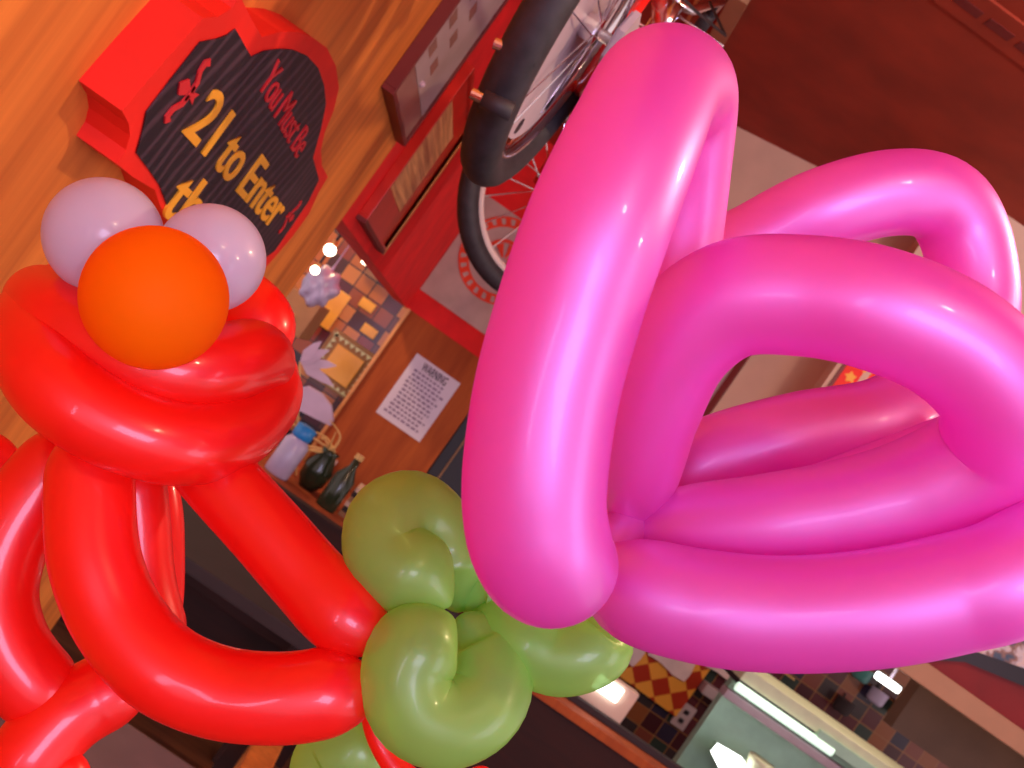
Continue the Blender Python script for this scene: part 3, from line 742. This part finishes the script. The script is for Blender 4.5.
# chair rail & grey table near the lower left corner of the photograph
q1 = onZ(140, 768, .75)
gt = thing('grey_table', 'smooth grey table corner at the foot of the red balloon figure', 'table', (q1.x, q1.y, 0))
obj('table_top', box_bm(max(q1.x - .7, XW + .005), q1.x + .16, q1.y - .6, q1.y + .12, .72, .75, .01), 'table_grey', gt)
tx = (max(q1.x - .7, XW + .005) + q1.x + .16) / 2
obj('pedestal', sweep_bm([(tx, q1.y - .25, .72), (tx, q1.y - .25, .05), (tx, q1.y - .25, 0)], [.04, .04, .12], 20), 'black', gt)
# orange brown wooden rail crossing the floor gap
a = onZ(262, 766, .45); b_ = onZ(292, 738, .45)
d = (b_ - a); 
ch = thing('wooden_stool', 'light brown wooden stool just left of the lowest green balloon', 'stool', (a.x, a.y, 0))
obj('seat', box_bm(a.x - .05, a.x + .03, a.y - .2, a.y + .35, .42, .45, .006), 'wood_panel', ch)
for sy in (-.17, .30):
    for sx in (-.04, .015): obj('leg', box_bm(a.x + sx - .006, a.x + sx + .012, a.y + sy, a.y + sy + .025, 0, .42), 'wood_panel', ch)

# ------------------------------------------------------------------ right kitchen: counter, hood, lights and clutter
yc = 3.8
zc = 1.6 - (234 - 25) / F * yc + .015
kc = thing('serving_counter', 'long dark red wooden serving counter below the mosaic kitchen wall', 'counter', (1.6, 4.0, 0))
obj('front_panel', box_bm(.35, 4.2, yc + .03, yc + .07, 0, zc - .05), 'wood_dark', kc)
obj('counter_top', box_bm(.36, 4.2, yc, yc + .24, zc - .05, zc - .015, .006), 'wood_red', kc)
obj('back_strip', box_bm(.36, 4.2, yc + .12, yc + .16, zc - .014, zc + .012, .003), 'slate', kc)
hq = onY(648, 690, 6.44)
pa = [onY(*p, 6.47) for p in ((592, 650), (612, 675), (676, 716), (714, 664), (690, 640))]
tag(obj('harlequin_panel', prism_bm([onY(608, 668, 6.47), onY(676, 717, 6.47), onY(722, 653, 6.47), onY(654, 604, 6.47)], (0, .028, 0)), 'harlequin'),
    'orange and red diamond tile panel set in the dark mosaic wall', 'tile panel')
# hanging pale pennants
tips_ = [((600, 630), (634, 666), (652, 640), (624, 655), (643, 662)), ((652, 646), (684, 682), (705, 655), (0, 0), (0, 0)), ((712, 664), (735, 683), (745, 662), (0, 0), (0, 0))]
penn = [[(590, 620), (596, 644), (612, 650), (624, 660), (633, 667), (640, 660), (646, 652), (650, 630), (640, 605), (615, 600)],
        [(648, 655), (662, 663), (672, 675), (684, 682), (690, 676), (696, 664), (706, 640), (690, 620), (660, 630)],
        [(706, 667), (718, 672), (731, 684), (737, 677), (744, 664), (746, 640), (724, 640)]]
lbls = ['pale pink paper pennant nearest the green balloon', 'pale pink paper pennant in the middle of the three', 'pale lilac paper pennant nearest the kitchen hood']
for pp, lb in zip(penn, lbls):
    tag(obj('paper_pennant', prism_bm([onY(*q_, 6.45) for q_ in pp], (0, .018, 0), .004), 'cloth'), lb, 'pennant', 'pennants before the tiled kitchen wall')
a = onY(585, 600, 5.91); b_ = onY(760, 650, 5.91)
zz = max(onY(*q_, 6.45).z for pp in penn for q_ in pp)
tag(obj('banner_cord', sweep_bm([(onY(590, 615, 5.91).x - .3, 6.44, zz - .01), (onY(745, 640, 5.91).x + .6, 6.44, zz - .03)], .006, 8), 'straw'), 'thin cord carrying the three pale pennants', 'cord')
# register with lit screen
c = onY(606, 700, 3.95)
rg = thing('register_screen', 'cream counter terminal with a glowing white screen beside the green balloon', 'terminal', (c.x, 4.1, zc - .015))
w_ = .105
obj('housing', box_bm(c.x - w_, c.x + w_, 3.97, 4.03, zc - .013, onY(600, 668, 3.97).z, .01), 'beige', rg)
s0 = onY(608, 689, 3.96)
obj('screen', box_bm(s0.x - .055, s0.x + .055, 3.955, 3.971, s0.z - .028, s0.z + .03, .006), 'lamp_white', rg)
# wall outlet
c = onY(684, 717, 6.47)
ou = thing('wall_outlet', 'grey double outlet plate on the dark mosaic tiles', 'outlet', c)
obj('plate', box_bm(c.x - .05, c.x + .05, 6.48, 6.499, c.z - .08, c.z + .08, .004), 'grey_lav', ou)
for dz in (-.03, .03): obj('socket', box_bm(c.x - .016, c.x + .016, 6.472, 6.482, c.z + dz - .014, c.z + dz + .014, .003), 'black', ou)
c = onY(717, 697, 6.4)  # small wall light, built as an unlit lilac box
tag(obj('wall_light_box', box_bm(c.x - .10, c.x + .10, 6.39, 6.499, c.z - .035, c.z + .035, .012), 'grey_lav'), 'slim lilac box standing for a small light on the mosaic wall above the outlet', 'dispenser')
# stainless heated pass with fluorescent bar
yh = 4.5
hd = thing('kitchen_hood', 'mint green metal kitchen hood with a lit tube under its cream edge', 'hood', onY(800, 740, yh))
A = onY(748, 668, yh); z_top = A.z; xL = A.x; xR = 4.4
z_blk = onY(740, 676, yh).z; z_tube = onY(735, 683, yh).z; z_lip = onY(731, 692, yh).z
obj('top_edge', box_bm(xL, xR, yh, yh + .5, z_blk - .012, z_top, .004), 'cream', hd)
xm = onY(822, 725, yh).x
obj('dark_recess', box_bm(xL + .01, xR, yh + .02, yh + .5, z_tube, z_blk - .012), 'black', hd)
obj('front_panel', box_bm(xm, xR, yh - .02, yh + .02, z_tube - .005, z_blk + .01, .004), 'mint', hd)
obj('light_tube', sweep_bm([(xL + .0, yh - .01, z_tube - .005), (xm + .1, yh - .01, z_tube - .005)], .020, 14), 'tube_glow', hd)
obj('lower_lip', box_bm(xL - .02, xR, yh, yh + .08, z_lip - .035, z_lip + .004, .006), 'grey_lav', hd)
obj('back_panel', box_bm(xL + .13, xR, yh + .40, yh + .46, 0, z_tube), 'mint', hd)
obj('work_top', box_bm(xL + .22, xR, yh - .0, yh + .46, zc - .015, zc + .03, .005), 'mint', hd)
c = onY(730, 757, 4.55)
tag(obj('heat_tray', prism_bm([onY(*q_, 4.45) for q_ in ((714, 756), (721, 748), (745, 762), (742, 776), (722, 772))], (0, .06, 0), .004), 'lamp_white'), 'small glowing white tray under the kitchen hood', 'tray')
c = onY(766, 760, 4.5)
tag(obj('green_tub', lathe_bm(Vector((c.x, 4.5, zc + .031)), [(.05, 0), (.07, .08), (.075, .10), (.06, .105)]), 'cream', None, True), 'small pale green tub under the kitchen hood', 'tub')
c = onY(888, 682, 3.5)
ll = thing('kitchen_light', 'short bright white light bar before the mosaic wall at right', 'lamp', c)
obj('diffuser', box_bm(c.x - .045, c.x + .045, 3.48, 3.52, c.z - .015, c.z + .012, .01), 'lamp_white', ll)
obj('hanger', sweep_bm([(c.x, 3.5, c.z + .012), (c.x, 3.5, CE - .002)], .006, 8), 'chrome', ll)
# pots on the tiled wall
for (px, py, mt, lb) in ((862, 674, 'teal', 'teal pot hanging left of the short bright light bar'), (877, 697, 'plastic', 'pale blue pot hanging below the short bright light bar'),
                         (843, 706, 'slate', 'small grey pot hanging farthest left of the small pots'), (900, 712, 'black', 'black pot hanging below and right of the short bright light bar'), (952, 742, 'blue', 'dark blue pot low before the tiles at far right')):
    c = onY(px, py, 6.43); t = thing('hanging_pot', lb, 'pot', c, 'small pots on the mosaic wall')
    obj('pot_body', lathe_bm(c, [(.045, -.045), (.058, -.03), (.060, .04), (.064, .045), (.05, .04)], 20), mt, t, True)
    obj('pot_handle', sweep_bm([c + Vector((.0, .05, .03)), c + Vector((.0, .06, .07)), c + Vector((.0, .072, .06))], .006, 6), 'rubber', t)
# collage picture above the lintel at the far right
yw = 2.97
fr_ = thing('collage_picture', 'tilted pale collage picture with a black lower frame at the right edge', 'picture', onY(1000, 670, yw))
obj('frame', prism_bm([onY(*q_, yw) for q_ in ((930, 660), (965, 662), (1045, 695), (1040, 674), (960, 646), (935, 640))], (0, .03, 0)), 'black', fr_)
obj('print', prism_bm([onY(*q_, yw + .005) for q_ in ((940, 650), (960, 652), (1045, 682), (1060, 600), (960, 570))], (0, .02, 0)), 'collage', fr_)

# ------------------------------------------------------------------ balloons: red figure
fig = thing('balloon_figure', 'large red twisted balloon figure with one orange and two white round balloons', 'balloon sculpture', P(180, 560, .6))
RR = .0228
# head
balloon('head_tube', [(256, 362, .67), (260, 325, .67), (228, 296, .69), (150, 274, .70), (72, 294, .67), (40, 322, .64)], RR * 1.0, 'red_latex', fig)
balloon('head_tube', [(246, 345, .66), (170, 330, .68), (80, 335, .66), (40, 350, .62)], RR * 1.15, 'red_latex', fig)
balloon('lip_tube', [(272, 372, .64, .85), (252, 358, .605), (218, 366, .575), (168, 370, .56), (110, 352, .56), (64, 322, .57), (44, 305, .60), (44, 300, .63)], RR * .98, 'red_latex', fig)
balloon('chin_tube', [(276, 372, .66, .8), (264, 404, .62, .9), (230, 432, .585), (180, 443, .555), (112, 424, .54), (56, 386, .54), (34, 342, .57), (38, 305, .62)], RR * 1.0, 'red_latex', fig)
balloon('head_tube', [(262, 340, .71), (268, 378, .71), (258, 412, .70), (240, 440, .68)], RR * .9, 'red_latex', fig)
# round balloons
round_balloon('eye_balloon', 104, 236, .57, 58, 'white_latex', fig, 1.02, (.3, .3, -1))
round_balloon('eye_balloon', 211, 258, .58, 54, 'white_latex', fig, 1.02, (-.2, .3, -1))
round_balloon('nose_balloon', 155, 298, .535, 72, 'orange_latex', fig, 1.0, (0, 1, 0))
# arms and body
balloon('arm', [(185, 440, .60), (222, 482, .585), (264, 528, .575), (308, 578, .565), (345, 616, .555), (388, 640, .55, .8)], RR * .93, 'red_latex', fig)
balloon('body_loop', [(92, 430, .575), (90, 500, .56), (95, 560, .55), (118, 618, .545), (160, 666, .54), (218, 692, .54), (285, 698, .54), (345, 688, .545), (374, 678, .55)], RR * 1.02, 'red_latex', fig)
balloon('inner_loop', [(132, 455, .60), (138, 520, .60), (145, 590, .60), (165, 660, .60)], RR * .78, 'red_latex', fig)
balloon('inner_loop', [(162, 460, .63), (165, 540, .63), (164, 600, .63), (155, 670, .62)], RR * .50, 'red_latex', fig, 3)
balloon('side_loop', [(95, 440, .61), (52, 474, .60), (12, 530, .59), (-6, 590, .585), (4, 642, .585), (34, 684, .59), (72, 712, .60)], RR * 1.02, 'red_latex', fig)
balloon('foot_tube', [(145, 675, .60), (105, 692, .60), (66, 716, .59), (30, 756, .58), (0, 800, .57)], RR * .98, 'red_latex', fig)
balloon('foot_tube', [(62, 752, .58), (70, 785, .58), (60, 820, .58)], RR * .5, 'red_latex', fig)
balloon('back_knob', [(-34, 440, .64), (-8, 462, .64), (14, 500, .64)], RR * .7, 'red_latex', fig)
balloon('tail', [(374, 675, .585), (372, 705, .585), (380, 740, .585), (404, 775, .58), (445, 792, .58), (492, 772, .585)], RR * .30, 'red_latex', fig)

# ------------------------------------------------------------------ balloons: pink flower with green leaves
flo = thing('balloon_flower', 'pink looped balloon flower with green balloon leaves held before the red figure', 'balloon sculpture', P(600, 560, .5))
RP = .0265
# petal A, nearest
balloon('petal', [(578, 556, .46, .4), (566, 564, .425, .8), (546, 556, .392, .97), (534, 500, .383), (545, 400, .38), (572, 300, .38), (602, 215, .383), (634, 140, .40, .97), (660, 88, .44, .97),
                  (685, 95, .49, .92), (682, 160, .515, .92), (672, 250, .53, .92), (655, 350, .53, .92), (638, 430, .53, .9), (612, 530, .525, .75)], RP, 'pink_latex', flo)
# petal B
balloon('petal', [(616, 535, .53, .5), (634, 480, .51, .8), (648, 410, .49, .95), (676, 343, .47), (730, 300, .455), (805, 296, .445), (880, 310, .435), (955, 344, .435), (1002, 396, .44), (992, 450, .46),
                  (925, 490, .475), (845, 512, .485, .95), (760, 524, .495, .9), (680, 530, .51, .8), (618, 542, .525, .5)], RP * .97, 'pink_latex', flo, 1.3)
# petal D, lowest
balloon('petal', [(590, 562, .50, .6), (632, 588, .475, .93), (700, 606, .465), (780, 614, .458), (870, 609, .45), (950, 594, .445), (1020, 572, .44), (1080, 520, .46), (1060, 450, .50), (980, 455, .54), (800, 520, .55), (640, 545, .55, .7)], RP * .95, 'pink_latex', flo, 1.2)
# petal F, farthest, closing inside the flower
balloon('petal', [(620, 500, .60, .7), (660, 360, .64, .9), (700, 278, .65), (760, 242, .645), (822, 211, .635), (890, 193, .635), (940, 200, .64), (966, 240, .645), (974, 310, .64), (950, 370, .62), (890, 420, .59),
                  (800, 438, .585), (720, 460, .585), (660, 485, .59, .9), (620, 515, .58, .6)], RP * .98, 'pink_latex', flo, 1.2)
balloon('knot_bubble', [(640, 520, .52), (612, 540, .50), (598, 575, .49), (592, 608, .50)], RP * .42, 'pink_latex', flo)
GR = .0235
balloon('leaf', [(450, 606, .555, .5), (420, 578, .56), (388, 556, .565), (388, 522, .575), (414, 512, .59), (440, 538, .60), (456, 575, .60), (458, 612, .59, .6)], GR * .98, 'green_latex', flo, .9)
balloon('leaf', [(452, 618, .56, .5), (422, 642, .545), (406, 672, .54), (414, 708, .54), (445, 723, .545), (478, 708, .555), (489, 678, .565), (478, 640, .575, .8), (458, 618, .57, .5)], GR * 1.0, 'green_latex', flo, .9)
balloon('leaf', [(452, 605, .59, .5), (478, 590, .60), (510, 600, .60), (545, 628, .60), (560, 640, .6, .6)], GR * .82, 'green_latex', flo, .9)
balloon('leaf', [(470, 618, .60, .5), (515, 634, .58), (552, 655, .575), (582, 652, .575), (600, 636, .58), (600, 610, .58, .7)], GR * .92, 'green_latex', flo, .9)
balloon('leaf', [(385, 700, .64, .6), (362, 742, .63), (330, 770, .63), (300, 800, .62)], GR * 1.12, 'green_latex', flo, .9)
